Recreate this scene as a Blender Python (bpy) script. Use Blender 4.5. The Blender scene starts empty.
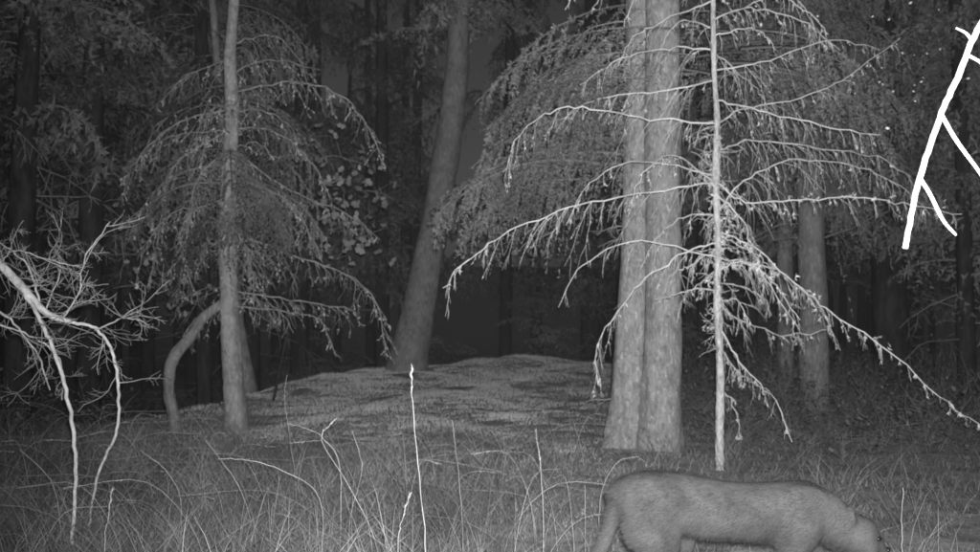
import bpy, math, numpy as np
from mathutils import Vector, noise as mnoise
R = np.random.default_rng(7)
CAMH=1.65; F=1051.0
scene=bpy.context.scene
def S(px,py,d):
    """image pixel coordinates at a chosen depth -> world position in metres"""
    return np.array([(px-490)*d/F, d, CAMH-(py-276)*d/F])

# ------------------------------------------------ materials
def mat(name,c1,c2,scale=6,stretch=(1,1,1),bump=0.0,rough=0.9,island=0.0,c3=None,detail=6,lo=0.35,hi=0.65,bscale=None,spec=0.1,plates=0.0,bdist=.04,pmin=.78):
    m=bpy.data.materials.new(name); m.use_nodes=True; nt=m.node_tree; N=nt.nodes; L=nt.links
    b=N['Principled BSDF']; b.inputs['Roughness'].default_value=rough
    b.inputs['Specular IOR Level'].default_value=spec
    tc=N.new('ShaderNodeTexCoord'); mp=N.new('ShaderNodeMapping'); mp.inputs['Scale'].default_value=stretch
    L.new(tc.outputs['Object'],mp.inputs['Vector'])
    nz=N.new('ShaderNodeTexNoise'); nz.inputs['Scale'].default_value=scale; nz.inputs['Detail'].default_value=detail
    nz.inputs['Roughness'].default_value=0.7
    L.new(mp.outputs[0],nz.inputs['Vector'])
    cr=N.new('ShaderNodeValToRGB'); e=cr.color_ramp.elements
    e[0].position=lo; e[0].color=(c1,c1,c1,1); e[1].position=hi; e[1].color=(c2,c2,c2,1)
    L.new(nz.outputs['Fac'],cr.inputs['Fac']); col=cr.outputs['Color']
    if c3 is not None:
        n2=N.new('ShaderNodeTexNoise'); n2.inputs['Scale'].default_value=scale*0.23; n2.inputs['Detail'].default_value=5
        L.new(tc.outputs['Object'],n2.inputs['Vector'])
        r2=N.new('ShaderNodeValToRGB'); r2.color_ramp.elements[0].position=.45; r2.color_ramp.elements[1].position=.6
        L.new(n2.outputs['Fac'],r2.inputs['Fac'])
        mx=N.new('ShaderNodeMixRGB'); mx.inputs['Color2'].default_value=(c3,c3,c3,1)
        ml=N.new('ShaderNodeMath'); ml.operation='MULTIPLY'; ml.inputs[1].default_value=.6
        L.new(r2.outputs['Color'],ml.inputs[0]); L.new(ml.outputs[0],mx.inputs['Fac']); L.new(col,mx.inputs['Color1']); col=mx.outputs[0]
    hsrc=None
    if plates>0:
        dist=N.new('ShaderNodeMixRGB'); dist.inputs['Fac'].default_value=.12
        L.new(mp.outputs[0],dist.inputs['Color1']); L.new(nz.outputs['Color'],dist.inputs['Color2'])
        vo=N.new('ShaderNodeTexVoronoi'); vo.feature='DISTANCE_TO_EDGE'; vo.inputs['Scale'].default_value=plates
        L.new(dist.outputs[0],vo.inputs['Vector'])
        mr=N.new('ShaderNodeMapRange'); mr.inputs['From Max'].default_value=.22; mr.inputs['To Min'].default_value=pmin
        L.new(vo.outputs['Distance'],mr.inputs['Value'])
        mx=N.new('ShaderNodeMixRGB'); mx.blend_type='MULTIPLY'; mx.inputs['Fac'].default_value=1
        L.new(col,mx.inputs['Color1']); L.new(mr.outputs[0],mx.inputs['Color2']); col=mx.outputs[0]; hsrc=mr.outputs[0]
    if island>0:
        g=N.new('ShaderNodeNewGeometry'); mr=N.new('ShaderNodeMapRange')
        mr.inputs['To Min'].default_value=1-island; mr.inputs['To Max'].default_value=1+island
        L.new(g.outputs['Random Per Island'],mr.inputs['Value'])
        mx=N.new('ShaderNodeMixRGB'); mx.blend_type='MULTIPLY'; mx.inputs['Fac'].default_value=1
        L.new(col,mx.inputs['Color1']); L.new(mr.outputs[0],mx.inputs['Color2']); col=mx.outputs[0]
    L.new(col,b.inputs['Base Color'])
    if bump>0:
        n3=N.new('ShaderNodeTexNoise'); n3.inputs['Scale'].default_value=bscale or scale; n3.inputs['Detail'].default_value=8
        L.new(mp.outputs[0],n3.inputs['Vector']); hh=n3.outputs['Fac']
        if hsrc is not None:
            ad=N.new('ShaderNodeMath'); ad.operation='ADD'; L.new(hh,ad.inputs[0]); L.new(hsrc,ad.inputs[1]); hh=ad.outputs[0]
        bp=N.new('ShaderNodeBump'); bp.inputs['Strength'].default_value=bump; bp.inputs['Distance'].default_value=bdist
        L.new(hh,bp.inputs['Height']); L.new(bp.outputs[0],b.inputs['Normal'])
    return m
M_bark=mat('bark_pale',.24,.44,34,(1,1,.4),.8,c3=.46,bscale=40,lo=.38,hi=.64,plates=30,bdist=.02)
M_barkmid=mat('bark_mid',.17,.30,28,(1,1,.4),.8,c3=.32,plates=24,bdist=.02)
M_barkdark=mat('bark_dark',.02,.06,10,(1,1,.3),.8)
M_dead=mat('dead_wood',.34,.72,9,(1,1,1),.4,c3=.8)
M_deadtrunk=mat('dead_trunk',.24,.62,22,(1,1,.6),1,c3=.66)
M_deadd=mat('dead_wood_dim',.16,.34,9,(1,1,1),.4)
M_shrub=mat('shrub_bark',.30,.62,16,(1,1,1),.6)
M_shtwig=mat('shrub_twigs',.16,.38,10,(1,1,1),.3)
M_needle=mat('needles',.09,.27,1.6,island=.3,rough=.8)
M_needleb=mat('needles_far',.05,.18,.7,island=.35,rough=.9,lo=.38,hi=.62)
M_leaf=mat('leaves',.12,.27,3,island=.35,rough=.7)
M_lichen=mat('lichen',.4,.8,6,island=.3)
M_ground=mat('forest_floor',.22,.42,5,(1,1,1),.8,c3=.35,detail=10)
M_moss=mat('mossy_short_grass',.30,.54,.8,island=.12,rough=.9,lo=.3,hi=.7)
M_litter=mat('dark_litter_grass',.08,.22,1.3,island=.4,rough=.9)
M_grass=mat('grass_blades',.09,.30,1.3,island=.6,rough=.9)
M_straw=mat('straw',.24,.46,6,island=.3)
M_fur=mat('cougar_fur',.040,.095,5.5,(1,1,1),.2,island=.35,c3=.10,lo=.3,hi=.7)

# ------------------------------------------------ mesh builder
class MB:
    def __init__(s): s.v=[];s.t=[];s.q=[];s.n=0
    def add(s,v,t=None,q=None):
        v=np.asarray(v,float).reshape(-1,3)
        if t is not None and len(t): s.t.append(np.asarray(t,int)+s.n)
        if q is not None and len(q): s.q.append(np.asarray(q,int)+s.n)
        s.v.append(v); s.n+=len(v)
    def build(s,name,m,parent=None,smooth=False):
        v=np.concatenate(s.v); t=np.concatenate(s.t) if s.t else np.zeros((0,3),int)
        q=np.concatenate(s.q) if s.q else np.zeros((0,4),int)
        me=bpy.data.meshes.new(name); me.vertices.add(len(v)); me.vertices.foreach_set('co',v.ravel().astype(np.float32))
        nl=t.size+q.size; me.loops.add(nl); me.loops.foreach_set('vertex_index',np.concatenate([t.ravel(),q.ravel()]).astype(np.int32))
        nf=len(t)+len(q); me.polygons.add(nf)
        ls=np.concatenate([np.arange(len(t))*3,t.size+np.arange(len(q))*4]).astype(np.int32)
        me.polygons.foreach_set('loop_start',ls)
        me.polygons.foreach_set('loop_total',np.concatenate([np.full(len(t),3),np.full(len(q),4)]).astype(np.int32))
        if smooth: me.polygons.foreach_set('use_smooth',np.ones(nf,bool))
        me.update(calc_edges=True); me.validate()
        me.materials.append(m)
        o=bpy.data.objects.new(name,me); scene.collection.objects.link(o)
        if parent: o.parent=parent
        return o
def empty(name):
    o=bpy.data.objects.new(name,None); scene.collection.objects.link(o); return o
def spline(p,k):
    p=np.asarray(p,float); n=len(p)
    P=np.vstack([2*p[0]-p[1],p,2*p[-1]-p[-2]]); out=[]
    for i in range(n-1):
        a,b,c,d=P[i:i+4]
        for j in range(k):
            t=j/k; out.append(.5*((2*b)+(-a+c)*t+(2*a-5*b+4*c-d)*t*t+(-a+3*b-3*c+d)*t**3))
    out.append(p[-1]); return np.array(out)
def tube(mb,p,r,n=6,rough=0.0,cap=False):
    p=np.asarray(p,float); m=len(p); r=np.interp(np.linspace(0,1,m),np.linspace(0,1,len(r)),r)
    d=np.gradient(p,axis=0); d/=np.linalg.norm(d,axis=1)[:,None]+1e-9
    up=np.array([0,1.,0]) if abs(d[:,1]).mean()<.7 else np.array([0,0,1.])
    u=np.cross(d,up); u/=np.linalg.norm(u,axis=1)[:,None]+1e-9; w=np.cross(u,d)
    a=np.linspace(0,2*math.pi,n,endpoint=False)
    rr=r[:,None]*np.ones(n)[None]
    if rough:
        for i in range(m):
            for j in range(n):
                q=p[i]; rr[i,j]*=1+rough*mnoise.noise(Vector((q[0]*3+math.cos(a[j])*1.6,q[1]*3+math.sin(a[j])*1.6,q[2]*1.7)))+rough*.6*mnoise.noise(Vector((q[0]*3+math.cos(a[j])*5,math.sin(a[j])*5,q[2]*14)))
    v=p[:,None,:]+rr[:,:,None]*(np.cos(a)[None,:,None]*u[:,None,:]+np.sin(a)[None,:,None]*w[:,None,:])
    i=np.arange(m-1)[:,None]*n; j=np.arange(n)[None]; k=(j+1)%n
    q=np.stack([i+j,i+k,i+n+k,i+n+j],-1).reshape(-1,4)
    t=None
    v=v.reshape(-1,3)
    if cap:
        v=np.vstack([v,p[0],p[-1]]); c0=m*n; c1=c0+1; jj=np.arange(n); kk=(jj+1)%n
        t=np.vstack([np.stack([kk,jj,np.full(n,c0)],-1),np.stack([(m-1)*n+jj,(m-1)*n+kk,np.full(n,c1)],-1)])
    mb.add(v,t,q)
def nrm(v): return v/(np.linalg.norm(v,axis=-1,keepdims=True)+1e-9)
def needles_on(mb,p,L,per,w,droop=0.0,spread=.8):
    p=np.asarray(p); m=len(p); s=R.uniform(0,m-1.001,per); i=s.astype(int); f=(s-i)[:,None]
    b=p[i]*(1-f)+p[i+1]*f; d=nrm(p[i+1]-p[i])
    e=nrm(R.normal(size=(per,3))); dd=nrm(d*.7+e*spread+np.array([0,0,-droop])); l=L*R.uniform(.6,1.3,(per,1))
    sd=nrm(np.cross(dd,R.normal(size=(per,3))))*w
    v=np.stack([b-sd,b+sd,b+dd*l],1).reshape(-1,3)
    mb.add(v,np.arange(per*3).reshape(-1,3))
LP=.10
def grow(mb,p0,d,L,r,droop,depth,n=4,seg=6,wob=.25,kids=4,lich=None,ks=.9):
    p=[p0]; d=nrm(d); dd=d
    for i in range(seg):
        dd=nrm(dd+R.normal(size=3)*wob+np.array([0,0,-droop])); p.append(p[-1]+dd*L/seg)
    p=np.array(p); tube(mb,p,[r,r*.45],n)
    if lich is not None and R.random()<LP: needles_on(lich,p,.028,7,.004,.5,1)
    if depth>0:
        for k in range(kids):
            t=R.uniform(.15,.95); q=p[int(t*seg)]; g=p[min(int(t*seg)+1,seg)]-p[max(int(t*seg)-1,0)]
            s=nrm(np.cross(g,R.normal(size=3)))
            grow(mb,q,nrm(g)*.7+s*ks,L*R.uniform(.3,.6)*(1.1-t*.5),r*.65,droop,depth-1,3,max(3,seg-2),wob,kids-1,lich,ks)
def comb(mb,p,r,tl,step=.05,droop=.35,sub=2,lich=None,rt=.0045,down=.3,n=5,wob=.13,ks=.5):
    p=spline(p,6); p[1:-1]+=R.normal(size=(len(p)-2,3))*.008; tube(mb,p,[r,r*.35],n)
    seg=np.linalg.norm(np.diff(p,axis=0),axis=1); cum=np.r_[0,np.cumsum(seg)]; T=cum[-1]; s=T*.08; k=0
    while s<T:
        i=min(np.searchsorted(cum,s)-1,len(p)-2); i=max(i,0); d=nrm(p[i+1]-p[i]); side=np.cross(d,[0,0,1]); side=nrm(side)*(1 if k%2 else -1)
        u=s/T; l=tl*R.uniform(.2,1.3)*(1.05-.6*u)
        if R.random()<.2: l*=.35
        grow(mb,p[i],side*R.uniform(.2,.9)+d*R.uniform(.3,1.1)+np.array([0,0,-down*R.uniform(.1,1.8)]),l,rt*(1.1-.3*u),droop,1,3,6,wob,sub,lich,ks)
        s+=step*R.uniform(.3,1.9); k+=1
    return p
def trail(pts,d0,d1):
    n=len(pts); return [S(x,y,d0+(d1-d0)*i/(n-1)) for i,(x,y) in enumerate(pts)]

# ------------------------------------------------ ground
XC=[-60,-5,-3.8,-3.2,-1.5,1.3,6,60]; YC=[9.5,10,11.4,14,17.5,19.0,18,18]
def H(x,y):
    x=np.asarray(x,float); y=np.asarray(y,float); yc=np.interp(x,XC,YC)
    t=np.clip((y-yc)/5,0,1); h=-1.6*t*t*(3-2*t)
    b=np.clip((y-9)/(np.maximum(yc-9,1)),0,1); h=h+.16*b*b*np.exp(-((x+.9)/3.0)**4)
    h=h-.15*np.clip((x-2.6)/2,0,1)*np.clip((y-8)/4,0,1)
    h=h+.04*np.sin(x*1.3+.7*y)*np.clip((y-6)/3,0,1)+.02*np.sin(2.9*x-1.7*y+1)+.012*np.sin(6.1*x+4.3*y)
    h=h+np.clip((y-45)/60,0,8)*1.0
    return h
xs=np.r_[np.linspace(-400,-26,14),np.linspace(-24,24,260),np.linspace(26,400,14)]
ys=np.r_[np.linspace(-60,-2,8),np.linspace(0,28,200),np.linspace(29,60,30),np.linspace(70,600,14)]
X,Y=np.meshgrid(xs,ys); Z=H(X,Y)+R.normal(size=X.shape)*.008
mb=MB(); nx=len(xs); ii,jj=np.meshgrid(np.arange(len(ys)-1),np.arange(nx-1),indexing='ij')
a=(ii*nx+jj).ravel(); mb.add(np.stack([X,Y,Z],-1),None,np.stack([a,a+1,a+nx+1,a+nx],-1))
mb.build('ground',M_ground,smooth=True)

# ------------------------------------------------ grass
def blades(mb,x,y,h,w,lean,curl=.6,z=None):
    n=len(x); z=H(x,y) if z is None else z; az=R.uniform(0,2*math.pi,n); D=np.stack([np.cos(az),np.sin(az),0*az],-1)
    fa=R.uniform(0,2*math.pi,n); sd=np.stack([np.cos(fa),np.sin(fa),0*fa],-1)*w[:,None]
    B=np.stack([x,y,z-.01],-1); up=np.array([0,0,1.])
    lv=[]
    for t,ww in ((0,1),(.4,.9),(.75,.6)):
        c=B+up*(h*t*(1-.25*lean*t))[:,None]+D*(h*lean*(t*.3+t*t*curl))[:,None]; lv+= [c-sd*ww,c+sd*ww]
    c=B+up*(h*(1-.35*lean))[:,None]+D*(h*lean*(.3+curl))[:,None]; lv.append(c)
    v=np.stack(lv,1).reshape(-1,3); b=np.arange(n)[:,None]*7
    t=np.concatenate([b+np.array(q) for q in ([0,1,3],[0,3,2],[2,3,5],[2,5,4],[4,5,6])]); mb.add(v,t)
def tufts(mb,x,y,h,w):
    n=len(x); z=H(x,y); fa=R.normal(size=n)*.6; sd=np.stack([np.cos(fa),np.sin(fa),0*fa],-1)*w[:,None]
    B=np.stack([x,y,z-.012],-1); T=B+np.stack([R.normal(size=n)*.5*h,R.normal(size=n)*.4*h,h+.012],-1)
    mb.add(np.stack([B-sd,B+sd,T],1).reshape(-1,3),np.arange(n*3).reshape(-1,3))
ge=empty('grass')
def mz(x,y):
    e=(x+.04*y+.6)/(.21*y); return np.exp(-np.abs(e)**4)*np.clip((y-6.0)/2.5,0,1)
n=300000; y=6+14.5*R.random(n)**.8; x=R.uniform(-1,1,n)*(y*.40+.6)-.3
k=R.random(n)<mz(x,y)*.98
mb=MB(); xx,yy=x[k],y[k]; clump=1+.9*np.clip(np.sin(xx*3.1+1.3*np.sin(yy*2.3))*np.sin(yy*2.7+1.1*np.sin(xx*1.9)),-.5,1)
tufts(mb,xx,yy,R.uniform(.008,.034,k.sum())*(yy/12)**.5*clump,R.uniform(.0022,.005,k.sum())*(yy/12)**.7); mb.build('moss_and_short_grass',M_moss,ge)
n=100000; y=6+14.5*R.random(n)**.75; x=R.uniform(-1,1,n)*(y*.52+.6); k=R.random(n)>mz(x,y)
mb=MB(); blades(mb,x[k],y[k],R.uniform(.02,.08,k.sum()),R.uniform(.0018,.005,k.sum()),R.uniform(.2,1.1,k.sum())); mb.build('litter_grass',M_litter,ge)
mb=MB()
n=9500; y=R.uniform(4.5,9.8,n); x=-y*.52+R.random(n)**1.3*y*.52; h=R.uniform(.12,.58,n)*np.clip(1.2-x*.02-.10*(y-5),.3,1.3)
blades(mb,x,y,h,R.uniform(.0010,.0024,n),R.uniform(.3,1.3,n))
n=3000; y=R.uniform(4.3,9,n); x=R.uniform(-.3,.55,n)*y; h=R.uniform(.08,.30,n)
blades(mb,x,y,h,R.uniform(.0010,.0024,n),R.uniform(.3,1.1,n))
for k in range(190):
    cy=R.uniform(5,9.8); cx=(R.uniform(-.5,.08) if R.random()<.8 else R.uniform(.05,.5))*cy; m=36; q=R.uniform(.6,1.25)
    blades(mb,cx+R.normal(size=m)*.06,cy+R.normal(size=m)*.06,R.uniform(.15,.6,m)*q,R.uniform(.0010,.0024,m),R.uniform(.4,1.4,m),.8)
mb.build('long_grass',M_grass,ge)
mb=MB()
stalks=[([(425,545),(417,450),(412,395),(412,366)],4.6,1),([(463,540),(458,470),(452,420)],5.4,0),([(543,520),(541,470),(536,430)],5.6,1),
([(340,470),(325,440),(305,428),(288,424)],6,0),([(375,540),(345,480),(322,440),(335,420)],5.6,1),([(600,500),(615,465),(635,457),(645,462)],6.2,0),
([(320,500),(280,470),(245,460),(218,459)],5.6,0),([(398,550),(402,520),(410,495)],4.4,1),([(902,560),(902,520),(903,488)],5.2,0),([(180,500),(165,470),(140,450)],6.2,0),
([(300,545),(295,480),(285,400),(287,375)],6.8,0),([(505,385),(500,365),(515,380)],17,0),([(105,540),(108,520),(112,490)],4.8,1),([(350,520),(362,470),(352,430)],5.6,0),([(250,520),(235,480),(205,440)],6.2,0),([(60,520),(50,480),(20,450)],6.0,0)]
for p,d,s in stalks:
    P=[S(a,b,d) for a,b in p]; b=P[0].copy(); b[2]=float(H(b[0],b[1]))-.02
    P=spline([b]+P,6); P[1:-1]+=R.normal(size=(len(P)-2,3))*.002; tube(mb,P,[.0026,.0013],4)
    if s: needles_on(mb,P[-7:],.018,60,.0018,0,.35)
for k in range(150):
    d=R.uniform(5,8.5); x=R.uniform(-.5,.1)*d; z=float(H(x,d)); hh=R.uniform(.3,.72); l=R.normal(size=2)*.25
    P=spline([(x,d,z),(x+l[0]*.2,d+l[1]*.2,z+hh*.5),(x+l[0]*.8,d+l[1]*.8,z+hh*.92),(x+l[0]*1.8,d+l[1]*1.6,z+hh*.93)],4); tube(mb,P,[.0016,.0009],3)
    if R.random()<.4: needles_on(mb,P[-4:],.016,18,.0014,.2,.4)
mb.build('grass_stalks',M_straw,ge)

# ------------------------------------------------ bough templates
def make_template(nt,per,nl,nw,sub=2,sag=.55):
    m=MB(); t=np.linspace(0,1,12); ax=np.stack([t,0*t,.12*np.sin(t*2.2)-.28*t*t],-1)
    tube(m,ax,[.012,.004],3); needles_on(m,ax,nl,per*2,nw)
    for k in range(nt):
        u=.08+.9*(k/nt); i=int(u*11); sgn=1 if k%2 else -1; l=.42*(1.1-u)**.7*R.uniform(.6,1.3)
        d=np.array([.65,sgn*.8,0]); q=np.array([ax[i]+d*l*s+np.array([0,0,-sag*l*s*s*R.uniform(.7,1.3)]) for s in np.linspace(0,1,5)])
        needles_on(m,q,nl,per,nw)
        for j in range(sub):
            b=q[R.integers(1,4)]; dd=np.array([.8,sgn*R.uniform(-.1,.6),-sag]); qq=np.array([b+dd*l*.45*s+np.array([0,0,-.3*l*s*s]) for s in np.linspace(0,1,4)])
            needles_on(m,qq,nl,per//2,nw)
    v=np.concatenate(m.v); return v,(np.concatenate(m.t) if m.t else None),(np.concatenate(m.q) if m.q else None)
T_far=[make_template(13,15,.055,.012) for _ in range(5)]
T_near=[make_template(17,60,.021,.005,2,1.0) for _ in range(5)]
def put(mb,T,p,az,pitch,roll,s,dr=1.0):
    v,t,q=T[R.integers(len(T))]; v=v.copy(); v[:,2]*=dr
    cr,sr=math.cos(roll),math.sin(roll); v=np.stack([v[:,0],v[:,1]*cr-v[:,2]*sr,v[:,1]*sr+v[:,2]*cr],-1)
    c,s_=math.cos(pitch),math.sin(pitch); v=np.stack([v[:,0]*c-v[:,2]*s_,v[:,1],v[:,0]*s_+v[:,2]*c],-1)
    c,s_=math.cos(az),math.sin(az); v=np.stack([v[:,0]*c-v[:,1]*s_,v[:,0]*s_+v[:,1]*c,v[:,2]],-1)
    mb.add(v*s+np.asarray(p),t,q)

# ------------------------------------------------ background forest
trunks=MB(); fol=MB(); dead=MB()
pts=[]
for k in range(600):
    y=R.uniform(20,41); x=R.uniform(-1,1)*(y*.52+2.5)
    if all((x-a)**2+(y-b)**2>3.0 for a,b in pts): pts.append((x,y))
    if len(pts)>=68: break
for x,y in pts:
    z0=float(H(x,y)); r=R.uniform(.09,.24); ln=R.normal(size=2)*.3; hh=R.uniform(11,18)
    P=spline([(x,y,z0-.1),(x+ln[0]*.4,y+ln[1]*.4,z0+hh*.4),(x+ln[0],y+ln[1],z0+hh)],7); tube(trunks,P,[r*1.25,r,r*.4],8)
    for j in range(26):
        zz=z0+R.uniform(3.0,min(hh,3.5+.28*y)); u=(zz-z0)/hh
        put(fol,T_far,(x+ln[0]*u,y+ln[1]*u,zz),R.uniform(0,6.283),R.uniform(-.35,.15),R.normal()*.2,R.uniform(1.2,2.5)*(1.1-.5*u),R.uniform(.9,1.8))
    for j in range(9):
        zz=z0+R.uniform(.8,5); az=R.uniform(0,6.28)
        grow(dead,np.array([x,y,zz]),np.array([math.cos(az),math.sin(az),.1]),R.uniform(.6,1.8),.013,.12,1,3,5,.2,4)
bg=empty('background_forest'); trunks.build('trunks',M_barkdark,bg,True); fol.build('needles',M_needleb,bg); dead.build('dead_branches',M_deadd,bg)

# ------------------------------------------------ named trees
def trunk_tree(name,pts,d,radpx,m,nb=0,zr=(2,6),bl=(1,2),T=None,nm=None,dead_n=0,side=None,rough=.12,n=24,dr=1.4,dm=None,dl=(.5,1.3),e=None):
    e=e or empty(name); P=[S(a,b,d) for a,b in pts]; P[-1][2]=float(H(P[-1][0],P[-1][1]))-.15
    top=P[0]+ (P[0]-P[1])/np.linalg.norm(P[0]-P[1])*5; s=d/F
    Q=spline([top]+P,18); t=MB(); rad=[radpx[0]*.55]+list(radpx); tube(t,Q,np.array(rad)*s,n,rough); t.build('trunk',m,e,True)
    Pz=Q[:,2]
    def at(z): i=np.argmin(abs(Pz-z)); return Q[i]
    if nb:
        f=MB()
        for j in range(nb):
            p=at(R.uniform(*zr)); az=R.uniform(0,6.283) if side is None else R.normal()*side[1]+side[0]
            put(f,T,p,az,R.uniform(-.35,.1),R.normal()*.2,R.uniform(*bl),R.uniform(.8,dr*1.3))
        f.build('foliage',nm,e)
    if dead_n:
        f=MB()
        for j in range(dead_n):
            p=at(R.uniform(zr[0]-1.2,zr[1])); az=R.uniform(0,6.28)
            grow(f,p,np.array([math.cos(az),math.sin(az),R.uniform(-.1,.3)]),R.uniform(*dl),.010,.14,2,4,6,.16,4)
        f.build('dead_branches',dm or M_deadd,e)
    return e,at
trunk_tree('pine_tree',[(461,-10),(455,90),(438,205),(418,310),(404,385)],17.0,[10,12,14,16,22],M_barkmid,14,(5.5,9),(1.2,2),T_far,M_needle,10)
e,_=trunk_tree('twin_trunk_spruce',[(640,-10),(639,150),(635,300),(629,395),(626,446)],10.0,[14,15,16,19,26],M_bark,0,rough=.13,n=40,dead_n=14,zr=(1.5,4.5),dl=(.2,.7))
e,at=trunk_tree('twin_trunk_spruce',[(663,-10),(663,150),(663,300),(661,400),(659,458)],9.8,[17,17.5,18,20,26],M_bark,0,rough=.13,n=40,dead_n=10,zr=(2,4.5),dl=(.2,.6),e=e)
f=MB()
for p,az,sc in [((700,60),math.pi*.97,1.7),((690,25),math.pi*1.05,1.9),((660,100),math.pi*.95,1.6),((650,130),math.pi,1.9),((640,150),math.pi*.9,1.7),((600,150),math.pi*1.05,1.8),((570,165),math.pi*.93,1.5),((640,45),math.pi*.98,1.7),((670,75),math.pi*1.02,1.8),
    ((700,20),.1,1.6),((700,70),-.2,1.8),((720,60),.2,2.0),((740,30),0,1.9)]:
    for j in range(2): put(f,T_near,S(p[0]+R.normal()*8,p[1]+R.normal()*10,10.5+R.uniform(-.2,1.0)),az+R.normal()*.15,R.uniform(-.3,0),R.normal()*.2,sc,1.2)
# two close boughs reaching out high on the lit side
for p,az,sc in [((690,55),math.pi*1.02,1.5),((680,30),math.pi*.99,1.5),((650,80),math.pi*1.03,1.3)]:
    put(f,T_near,S(p[0],p[1],9.6),az,-.05,0,sc,.7)
f.build('foliage',M_needle,e)
e2,_=trunk_tree('spruce_tree',[(806,-10),(808,100),(812,250),(815,405)],13.4,[11,12,13,15],M_barkmid,34,(2.9,6),(1.0,1.9),T_near,M_needle,26)
gl=MB()  # small near-white quads, their colour standing in for sky glints through the treetops
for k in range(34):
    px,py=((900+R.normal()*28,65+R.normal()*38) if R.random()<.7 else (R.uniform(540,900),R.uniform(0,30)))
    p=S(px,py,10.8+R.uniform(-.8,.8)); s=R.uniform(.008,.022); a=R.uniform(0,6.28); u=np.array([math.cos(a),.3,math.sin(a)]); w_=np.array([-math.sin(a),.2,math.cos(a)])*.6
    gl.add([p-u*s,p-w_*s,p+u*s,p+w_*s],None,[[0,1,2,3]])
gl.build('sky_glint_quads',mat('sky_glint_white',.8,.9,5,spec=.5,rough=.3),e2)
trunk_tree('spruce_tree',[(782,-10),(784,150),(786,395)],15.5,[6,7,8],M_barkmid,18,(3.2,6),(1.,1.9),T_near,M_needle,14)
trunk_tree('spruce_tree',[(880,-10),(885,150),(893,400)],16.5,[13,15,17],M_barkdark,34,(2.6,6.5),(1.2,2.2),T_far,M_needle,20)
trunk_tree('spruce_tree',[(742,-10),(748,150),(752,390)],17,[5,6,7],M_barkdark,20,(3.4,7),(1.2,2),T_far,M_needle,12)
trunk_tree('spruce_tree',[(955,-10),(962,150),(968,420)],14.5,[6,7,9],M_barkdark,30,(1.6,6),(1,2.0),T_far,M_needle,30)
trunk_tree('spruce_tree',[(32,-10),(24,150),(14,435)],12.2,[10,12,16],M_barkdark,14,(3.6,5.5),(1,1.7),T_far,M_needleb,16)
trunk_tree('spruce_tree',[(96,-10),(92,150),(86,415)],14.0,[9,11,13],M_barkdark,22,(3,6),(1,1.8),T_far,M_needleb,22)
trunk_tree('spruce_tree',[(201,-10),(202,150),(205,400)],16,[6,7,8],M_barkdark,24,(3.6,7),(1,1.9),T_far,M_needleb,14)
trunk_tree('spruce_tree',[(228,200),(238,330),(252,402)],14.5,[5,7,10],M_barkmid,18,(2.6,5),(.8,1.5),T_far,M_needle,14)

# left lichen tree
e,at=trunk_tree('lichen_fir_tree',[(235,-10),(230,60),(232,120),(227,220),(230,330),(238,434)],11.3,[5,6.5,7,8.5,9.5,12],M_bark,0,rough=.18)
w=MB(); li=MB(); LP=.3; f=MB()
B=[([(230,110),(180,122),(145,150),(122,185)],-.8),([(228,165),(190,170),(150,195),(130,235)],.6),([(228,200),(190,212),(182,250),(198,300)],-.3),
([(232,92),(290,82),(340,95),(370,130),(382,165)],-.7),([(232,150),(290,190),(350,215),(380,240)],.8),([(234,180),(270,190),(300,215),(322,262)],-.6),
([(236,232),(290,255),(340,272),(375,300),(386,350)],-.9),([(232,290),(290,300),(345,308),(360,318)],.6),([(230,60),(190,75),(150,110)],.9),([(230,240),(190,250),(160,280)],.7),
([(231,130),(270,130),(310,160),(330,200)],.3),([(230,300),(200,315),(180,345)],.4),([(230,75),(270,60),(320,70)],.5),([(229,215),(250,260),(255,310)],-.9),([(229,150),(200,175),(190,220),(178,290)],-.6),([(229,130),(175,165),(160,220),(150,290)],.3)]
for p,dd in B: comb(w,trail(p,11.3,11.3+dd),.012,.48,.055,.22,3,li,.005,.45,wob=.2,ks=.8)
for k in range(22):
    p=at(R.uniform(1.3,4.2)); az=R.uniform(0,6.28); L=R.uniform(.6,1.5)
    d=np.array([math.cos(az),math.sin(az),.0]); comb(w,[p,p+d*L*.5+[0,0,R.uniform(-.1,.2)],p+d*L*.85+[0,0,-.15*L],p+d*L+[0,0,-R.uniform(.1,.6)*L]],.009,.38,.08,.22,2,li,.0045,.4,wob=.2,ks=.8)
for k in range(16): put(f,T_near,at(R.uniform(2.3,4.8)),R.uniform(0,6.28),R.uniform(-.5,-.1),R.normal()*.2,R.uniform(.7,1.4),1.3)
w.build('branches',M_deadd,e); li.build('lichen',M_lichen,e); f.build('foliage',M_needleb,e)
c=MB(); tube(c,spline([S(222,303,11.3),S(203,318,11.25),S(190,338,11.2),S(172,362,11.1),S(169,390,11.1),S(173,412,11.1),S(176,436,11.1)],8),np.array([5,5.5,5,6,5.2,5.5,7])*11.3/F,14,.35); c.build('curved_stem',M_barkmid,e,True)
def leafspray(mb,tw,c,rad,nl,size):
    for k in range(nl):
        p=c+R.normal(size=3)*rad
        d=nrm(R.normal(size=3)+np.array([0,0,-.5])); sd=nrm(np.cross(d,R.normal(size=3)))*.32; l=size*R.uniform(.6,1.3)
        up=nrm(np.cross(d,sd))*.12
        v=np.array([p,p+(d*.3+sd*.9)*l,p+(d*.45+sd*.55)*l,p+(d*.7+sd*1.0)*l,p+d*l+up*l,p+(d*.7-sd*1.0)*l,p+(d*.45-sd*.55)*l,p+(d*.3-sd*.9)*l])
        mb.add(v,[[0,1,2],[0,2,6],[0,6,7],[2,3,4],[2,4,6],[6,4,5]])
    for k in range(max(2,nl//12)):
        grow(tw,c+R.normal(size=3)*rad*.5,R.normal(size=3),rad.max()*1.6,.006,.05,1,3,4,.2,3)
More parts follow.
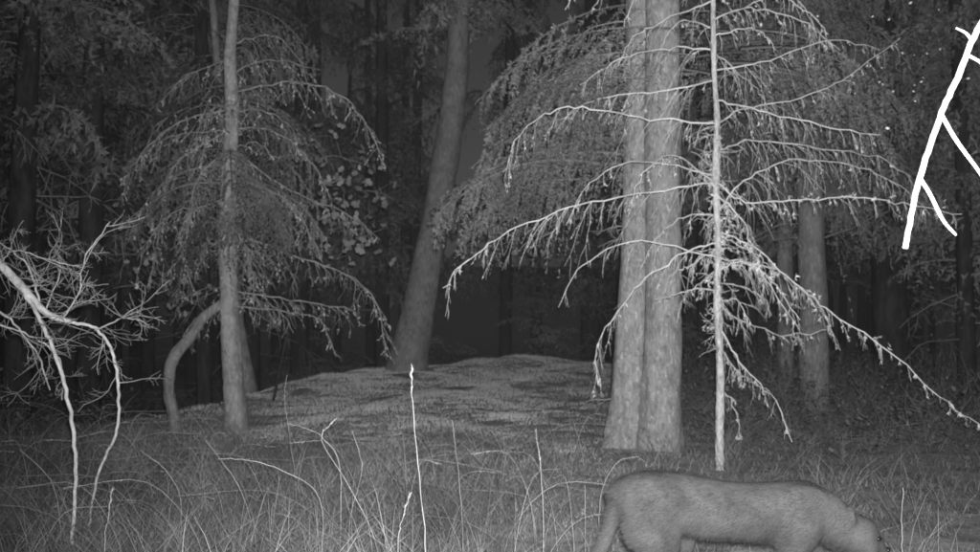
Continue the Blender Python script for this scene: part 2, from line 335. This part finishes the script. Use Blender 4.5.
e=empty('oak_sapling'); lf=MB(); tw=MB(); tk=MB()
tube(tk,spline([S(272,408,13.2),S(290,320,12.9),S(310,240,12.6),S(325,130,12.4)],6),[.018,.012,.006],6)
for px,py,n in [(350,190,40),(365,235,36),(335,215,34),(310,150,16),(345,160,30),(155,205,22),(150,250,22),(190,160,14),(170,290,16),(335,260,18),(135,230,16)]:
    leafspray(lf,tw,S(px,py,12.3+R.uniform(-.5,.6)),np.array([.2,.3,.2]),n,.11)
lf.build('leaves',M_leaf,e); tw.build('twigs',M_deadd,e); tk.build('stem',M_barkdark,e)

# ------------------------------------------------ dead fir
LP=.14
e=empty('dead_fir_tree'); D=8.9
t=MB(); Q=spline([S(708,-330,D),S(711,-100,D),S(713,0,D),S(714,60,D),S(717,120,D),S(716,185,D),S(718,240,D),S(717,300,D),S(720,360,D),S(720,486,D)],14)
tube(t,Q,np.array([1.2,2.0,2.4,2.7,3.0,3.2,3.5,3.6,3.8,4.4])*D/F,12,.45); t.build('trunk',M_deadtrunk,e,True)
w=MB(); li=MB()
B=[([(715,123),(650,118),(590,108),(550,112),(520,135),(503,172)],-.5,.42),([(715,183),(640,193),(570,208),(510,232),(470,258),(443,288)],-.7,.50),
([(718,243),(680,256),(640,285),(612,318),(596,350),(598,385)],-.6,.34),([(718,290),(692,289),(672,296),(655,300)],-.5,.12),
([(715,80),(660,92),(600,98),(560,120)],.7,.40),([(714,50),(670,48),(620,60),(580,85)],.5,.3),([(714,20),(750,8),(800,20),(840,50)],.5,.3),
([(718,183),(745,202),(800,200),(855,197),(905,204),(962,214)],-.4,.24),([(720,232),(760,252),(800,288),(840,318),(890,352),(940,398),(985,428)],-.9,.16),
([(720,208),(745,180),(790,160),(850,165),(900,185),(930,215)],.6,.42),([(715,125),(745,108),(800,98),(850,75),(900,38)],.5,.24),
([(720,258),(770,268),(815,300),(840,350)],.5,.3),([(721,330),(745,368),(775,400),(792,442)],-.6,.2),([(721,350),(742,375),(770,392)],.5,.2),
([(716,150),(760,140),(830,150),(885,160),(920,190)],.8,.42),([(716,100),(760,110),(820,125),(880,135)],-.6,.3),([(718,300),(740,320),(790,335),(830,330)],.6,.25),
([(717,215),(690,215),(660,235),(640,270)],.5,.25),([(718,380),(735,410),(742,440)],.3,.15),([(719,270),(745,262),(775,285),(800,320)],-.7,.25),([(718,195),(745,225),(760,270),(800,330)],-.5,.3),([(716,70),(770,60),(830,40),(880,50)],.6,.3)]
for p,dd,tl in B: comb(w,trail(p,D,D+dd),.0085,tl*1.2,.05,.26,3,li,.0034,.6,wob=.13,ks=.45)
def atz(z): return Q[np.argmin(abs(Q[:,2]-z))]
for k in range(20):
    p=atz(R.uniform(1.3,4.5)); az=R.uniform(0,6.28); L=R.uniform(.4,1.4); d=np.array([math.cos(az),math.sin(az),0]); g=R.uniform(-.15,.25)
    comb(w,[p,p+d*L*.5+[0,0,g],p+d*L*.85+[0,0,g-.15*L],p+d*L+[0,0,g-.4*L]],.007,.3,.07,.26,2,li,.0034,.5,wob=.15,ks=.45)
for k in range(90):
    p=atz(R.uniform(1.0,3.0)); a=R.uniform(0,6.28); L=R.uniform(.05,.3)
    grow(w,p,np.array([math.cos(a),math.sin(a),R.uniform(-.4,.3)]),L,.004,.1,1,3,4,.25,3,li)
for k in range(40):
    p=atz(R.uniform(1.2,2.6)); needles_on(li,np.array([p,p+R.normal(size=3)*.06]),.035,12,.005,.5,1)
# lichen tufts lying along the lit right-hand branches
for p,dd in [(B[7][0],-.4),(B[8][0],-.9),(B[19][0],-.7),(B[11][0],.5)]:
    q=spline(trail(p,D,D+dd),6)
    for k in range(26):
        i=int(R.random()**1.8*(len(q)-2)); c0=q[i]+R.normal(size=3)*.012; needles_on(li,np.array([c0,c0+R.normal(size=3)*.03]),.03,10,.005,.5,1)
w.build('branches',M_dead,e); li.build('lichen',M_lichen,e)

# ------------------------------------------------ left bare shrub
e=empty('bare_shrub'); w=MB(); tg=MB(); D=6.2
def sh(pts,d0,d1,r0,r1,n=7): 
    P=spline(trail(pts,d0,d1),7); P[1:-1]+=R.normal(size=(len(P)-2,3))*.004; tube(w,P,[r0,r1],n,.15); return P
b0=S(-75,520,D+.2); b0[2]=-.05
P=spline([b0,S(-60,330,D),S(-45,240,D),S(-10,256,D),S(20,285,D),S(45,312,D),S(70,322,D)],7); tube(w,P,[.03,.028,.026,.017],8,.15)
Ls=[P[20:],sh([(70,322),(95,328),(112,352),(118,395),(117,430),(100,470),(86,545)],D,D+.3,.010,.008),
sh([(22,286),(45,330),(60,370),(72,420),(76,470),(72,545)],D,D-.4,.013,.010),sh([(40,308),(30,270),(10,250),(-10,235)],D,D+.3,.007,.004),
sh([(60,322),(80,290),(85,260),(110,222)],D,D-.3,.006,.002),sh([(45,312),(60,270),(55,245)],D,D+.4,.005,.002),sh([(95,330),(125,318),(150,325)],D,D+.4,.005,.002),
sh([(-20,300),(10,320),(35,350),(50,390)],D,D+.4,.008,.004),sh([(0,265),(15,250),(55,262),(85,268)],D,D-.3,.005,.002),sh([(0,325),(30,335),(60,360),(62,400)],D+.1,D+.4,.006,.003)]
for P in Ls:
    for k in range(11):
        i=R.integers(2,len(P)-1) if len(P)>4 else 1
        if P[i][2]<1.0: continue
        g=nrm(P[i]-P[i-1]); grow(tg,P[i],g*.8+R.normal(size=3)*.6,R.uniform(.15,.38),.0036,-.01,2,4,6,.2,3)
w.build('stems',M_shrub,e,True); tg.build('twigs',M_shtwig,e)

# ------------------------------------------------ sapling with near branch
e=empty('sapling_tree'); w=MB(); d=1.7
tube(w,spline([(1.38,1.9,-.05),(1.36,1.88,1.0),(1.40,1.85,2.2),(1.34,1.9,3.6)],8),[.035,.03,.02,.01],10,.1)
b=S(978,30,d); P=spline([(1.39,1.86,2.15),(1.15,1.8,2.32),b+[.10,0,.16],b,S(960,72,d),S(940,118,d),S(919,180,d),S(905,248,d-.05)],9)
P[1:-1]+=R.normal(size=(len(P)-2,3))*.0006
tube(w,P,[.010,.0062,.0045,.0043,.0038],10,.3,cap=True)
tube(w,spline([S(941,114,d),S(956,140,d),S(978,170,d+.02),S(1010,215,d+.05)],6),[.0032,.0028,.0025],7,.3,cap=True)
tube(w,spline([S(919,176,d),S(931,196,d-.02),S(943,220,d-.03),S(956,235,d-.03)],6),[.0031,.0026,.0016],7,.3,cap=True)
tube(w,spline([S(973,42,d),S(966,33,d),S(956,28,d)],3),[.0026,.001],5,cap=True)
tube(w,spline([S(968,55,d),S(985,66,d),S(1015,100,d)],3),[.0026,.002],5,cap=True)
w.build('branches',M_deadd,e,True)

# ------------------------------------------------ undergrowth
lf=MB(); tw=MB(); f=MB()
for k in range(260):
    right=R.random()<.75
    y=R.uniform(9.5,18); x=R.uniform(.17,.56)*y if right else R.uniform(-.56,-.36)*y
    if right and y<12 and x<.22*y: continue
    z=float(H(x,y)); hh=R.uniform(.15,.9)
    for j in range(6): grow(tw,np.array([x,y,z]),np.array([R.normal()*.6,R.normal()*.6,1]),hh,.005,.05,1,3,5,.2,4)
    leafspray(lf,tw,np.array([x,y,z+hh*.5]),np.array([.3,.3,.18]),22,.05)
for k in range(44):
    y=R.uniform(19,26); x=R.uniform(-.35,.3)*y; z=float(H(x,y)); hh=R.uniform(.5,1.6)
    for j in range(7): put(f,T_far,(x,y,z+R.uniform(.3,hh)),R.uniform(0,6.28),R.uniform(-.1,.5),0,R.uniform(.4,.9))
u=empty('undergrowth'); lf.build('leaves',mat('brush_leaves',.05,.16,2,island=.4),u); tw.build('twigs',mat('brush_twigs',.08,.22,5),u); f.build('young_spruces',M_needleb,u)

# ------------------------------------------------ cougar
def loft(mb,st,yc=0,n=20):
    st=np.array(st,float); k=spline(st,5); m=len(k)
    p=np.stack([k[:,0],k[:,0]*0+yc if st.shape[1]<5 else k[:,4]+yc,k[:,1]],-1)
    d=nrm(np.gradient(p,axis=0)); side=np.array([0,1.,0]); up=nrm(np.cross(side,d)); a=np.linspace(0,2*math.pi,n,endpoint=False)
    v=p[:,None]+np.cos(a)[None,:,None]*side*k[:,2][:,None,None]+np.sin(a)[None,:,None]*up[:,None]*k[:,3][:,None,None]
    v=np.vstack([v.reshape(-1,3),p[0],p[-1]]); i=np.arange(m-1)[:,None]*n; j=np.arange(n)[None]; kk=(j+1)%n
    q=np.stack([i+j,i+kk,i+n+kk,i+n+j],-1).reshape(-1,4); jj=np.arange(n); k2=(jj+1)%n
    t=np.vstack([np.stack([k2,jj,np.full(n,m*n)],-1),np.stack([(m-1)*n+jj,(m-1)*n+k2,np.full(n,m*n+1)],-1)]); mb.add(v,t,q)
def ball(mb,c,r,n=14):
    x=np.cos(np.linspace(0,math.pi,9)); loft(mb,[(c[0]-xx*r[0],c[2],max(1e-3,math.sqrt(max(0,1-xx*xx)))*r[1],max(1e-3,math.sqrt(max(0,1-xx*xx)))*r[2],c[1]) for xx in x],Y0,n)
c=MB(); Y0=5.0
loft(c,[(.61,.55,.03,.06),(.64,.57,.085,.115),(.73,.58,.12,.14),(.84,.573,.125,.15),(1.0,.55,.112,.145),(1.16,.532,.112,.138),(1.32,.528,.122,.142),(1.45,.525,.125,.15),(1.54,.515,.112,.138),(1.61,.49,.098,.12),(1.67,.46,.09,.10)],Y0)
ball(c,(1.47,-.06,.585),(.13,.055,.085)); ball(c,(1.49,.06,.585),(.13,.055,.085))
ball(c,(1.68,0,.445),(.11,.088,.095)); ball(c,(1.755,0,.415),(.098,.098,.098))
ball(c,(1.820,0,.365),(.060,.066,.062)); ball(c,(1.855,0,.335),(.042,.050,.040)); ball(c,(1.815,0,.315),(.05,.044,.032))
ball(c,(1.785,-.055,.37),(.045,.040,.05)); ball(c,(1.785,.055,.37),(.045,.040,.05))
for sy in (-1,1):
    loft(c,[(1.700,.485,.040,.026,sy*.058),(1.692,.525,.040,.020,sy*.070),(1.686,.555,.030,.016,sy*.076),(1.683,.572,.012,.010,sy*.078)],Y0,12)
loft(c,[(.75,.56,.07,.13,-.06),(.76,.47,.075,.13,-.075),(.79,.38,.058,.105,-.08),(.73,.28,.042,.06,-.08),(.64,.21,.032,.040,-.08),(.65,.11,.030,.032,-.08),(.67,.05,.034,.034,-.08),(.73,.035,.045,.034,-.08),(.78,.03,.034,.024,-.08)],Y0)
loft(c,[(.80,.56,.07,.11,.06),(.86,.46,.06,.09,.075),(.93,.36,.048,.065,.08),(.88,.27,.034,.042,.08),(.83,.2,.028,.032,.08),(.88,.11,.026,.028,.08),(.91,.05,.034,.034,.08),(.97,.035,.045,.034,.08),(1.02,.03,.034,.024,.08)],Y0)
loft(c,[(1.46,.58,.05,.11,-.070),(1.46,.47,.06,.105,-.08),(1.42,.35,.048,.07,-.085),(1.44,.25,.040,.046,-.085),(1.47,.15,.034,.034,-.085),(1.47,.07,.034,.034,-.085),(1.51,.035,.046,.034,-.085),(1.56,.03,.034,.024,-.085)],Y0)
loft(c,[(1.48,.58,.05,.09,.075),(1.52,.47,.055,.085,.085),(1.54,.36,.044,.055,.085),(1.61,.26,.038,.04,.085),(1.67,.16,.033,.033,.085),(1.69,.08,.034,.034,.085),(1.74,.035,.046,.034,.085),(1.79,.03,.034,.024,.085)],Y0)
loft(c,[(.70,.62,.05,.06),(.635,.575,.045,.055),(.585,.49,.036,.038),(.553,.40,.033,.033),(.515,.31,.031,.031),(.47,.22,.030,.030),(.41,.17,.029,.029),(.36,.17,.018,.018)],Y0,12)
cg=c.build('body',M_fur,None,True)
rm=cg.modifiers.new('r','REMESH'); rm.mode='VOXEL'; rm.voxel_size=.010; rm.use_smooth_shade=True
sm=cg.modifiers.new('s','SMOOTH'); sm.factor=.6; sm.iterations=14
dg=bpy.context.evaluated_depsgraph_get(); ev=cg.evaluated_get(dg); me=bpy.data.meshes.new_from_object(ev)
cg.modifiers.clear(); cg.data=me
if not me.materials: me.materials.append(M_fur)
e=empty('cougar'); cg.parent=e
nv=len(me.vertices); V=np.zeros(nv*3,np.float32); me.vertices.foreach_get('co',V); V=V.reshape(-1,3); Nn=np.zeros(nv*3,np.float32); me.vertex_normals.foreach_get('vector',Nn); Nn=Nn.reshape(-1,3)
k=150000; i=R.integers(0,nv,k); b=V[i]+R.normal(size=(k,3))*.006; n0=Nn[i]
b=b-n0*.004
dd=nrm(n0*.42+np.array([-.8,0,-.3])+R.normal(size=(k,3))*.22); sd=nrm(np.cross(dd,n0+R.normal(size=(k,3))*.2))*.0009
hd=(V[i][:,0:1]>1.70); L=R.uniform(.012,.036,(k,1))*np.where(hd,.5,1)
f=MB(); f.add(np.stack([b-sd,b+sd,b+dd*L],1).reshape(-1,3),np.arange(k*3).reshape(-1,3)); f.build('fur',M_fur,e)
fe=MB()
for sy in (-1,1): ball(fe,(1.825,sy*.066,.415),(.013,.012,.011),10)
ball(fe,(1.892,0,.348),(.012,.020,.012),10)
fe.build('eyes_and_nose',mat('eye_dark',.01,.02,5,rough=.2,spec=.5),e,True)

# ------------------------------------------------ thin mist between the trees
vm=bpy.data.materials.new('mist'); vm.use_nodes=True; nt=vm.node_tree; nt.nodes.remove(nt.nodes['Principled BSDF'])
vs=nt.nodes.new('ShaderNodeVolumeScatter'); vs.inputs['Density'].default_value=.005; vs.inputs['Color'].default_value=(.8,.8,.8,1)
nt.links.new(vs.outputs[0],nt.nodes['Material Output'].inputs['Volume'])
mb=MB(); x0,x1,y0,y1,z0,z1=-30,30,6.5,50,-3,16
mb.add([(x0,y0,z0),(x1,y0,z0),(x1,y1,z0),(x0,y1,z0),(x0,y0,z1),(x1,y0,z1),(x1,y1,z1),(x0,y1,z1)],None,[[0,3,2,1],[4,5,6,7],[0,1,5,4],[1,2,6,5],[2,3,7,6],[3,0,4,7]])
mb.build('mist',vm)

# ------------------------------------------------ night light
wd=bpy.data.worlds.new('World'); scene.world=wd; wd.use_nodes=True; nt=wd.node_tree; bgn=nt.nodes['Background']
sk=nt.nodes.new('ShaderNodeTexSky'); sk.sky_type='NISHITA'; sk.sun_disc=False; sk.sun_elevation=math.radians(40); sk.sun_rotation=math.radians(200)
bw=nt.nodes.new('ShaderNodeRGBToBW'); nt.links.new(sk.outputs[0],bw.inputs[0]); nt.links.new(bw.outputs[0],bgn.inputs['Color']); bgn.inputs['Strength'].default_value=.009
sl=bpy.data.lights.new('moon','SUN'); sl.energy=.03; sl.angle=math.radians(.5); so=bpy.data.objects.new('moon',sl); scene.collection.objects.link(so); so.rotation_euler=(math.radians(50),0,math.radians(20))
fl=bpy.data.lights.new('trail_camera_flash','SPOT'); fl.energy=4300; fl.spot_size=math.radians(82); fl.spot_blend=1.0; fl.shadow_soft_size=.03
fo=bpy.data.objects.new('trail_camera_flash',fl); scene.collection.objects.link(fo); fo.location=(0.03,-.02,CAMH+.07); fo.rotation_euler=(math.radians(95),0,math.radians(-5))
cam=bpy.data.cameras.new('camera'); co=bpy.data.objects.new('camera',cam); scene.collection.objects.link(co); co.location=(0,0,CAMH); co.rotation_euler=(math.radians(90),0,0)
cam.lens=36*F/980; cam.sensor_width=36; cam.clip_start=.05; cam.clip_end=2000; scene.camera=co
cam.dof.use_dof=True; cam.dof.focus_distance=3.0; cam.dof.aperture_fstop=6.0
scene.view_settings.view_transform='Standard'; scene.view_settings.look='None'; scene.view_settings.exposure=0
print('TRIS', sum(len(o.data.polygons) for o in scene.objects if o.type=='MESH'))
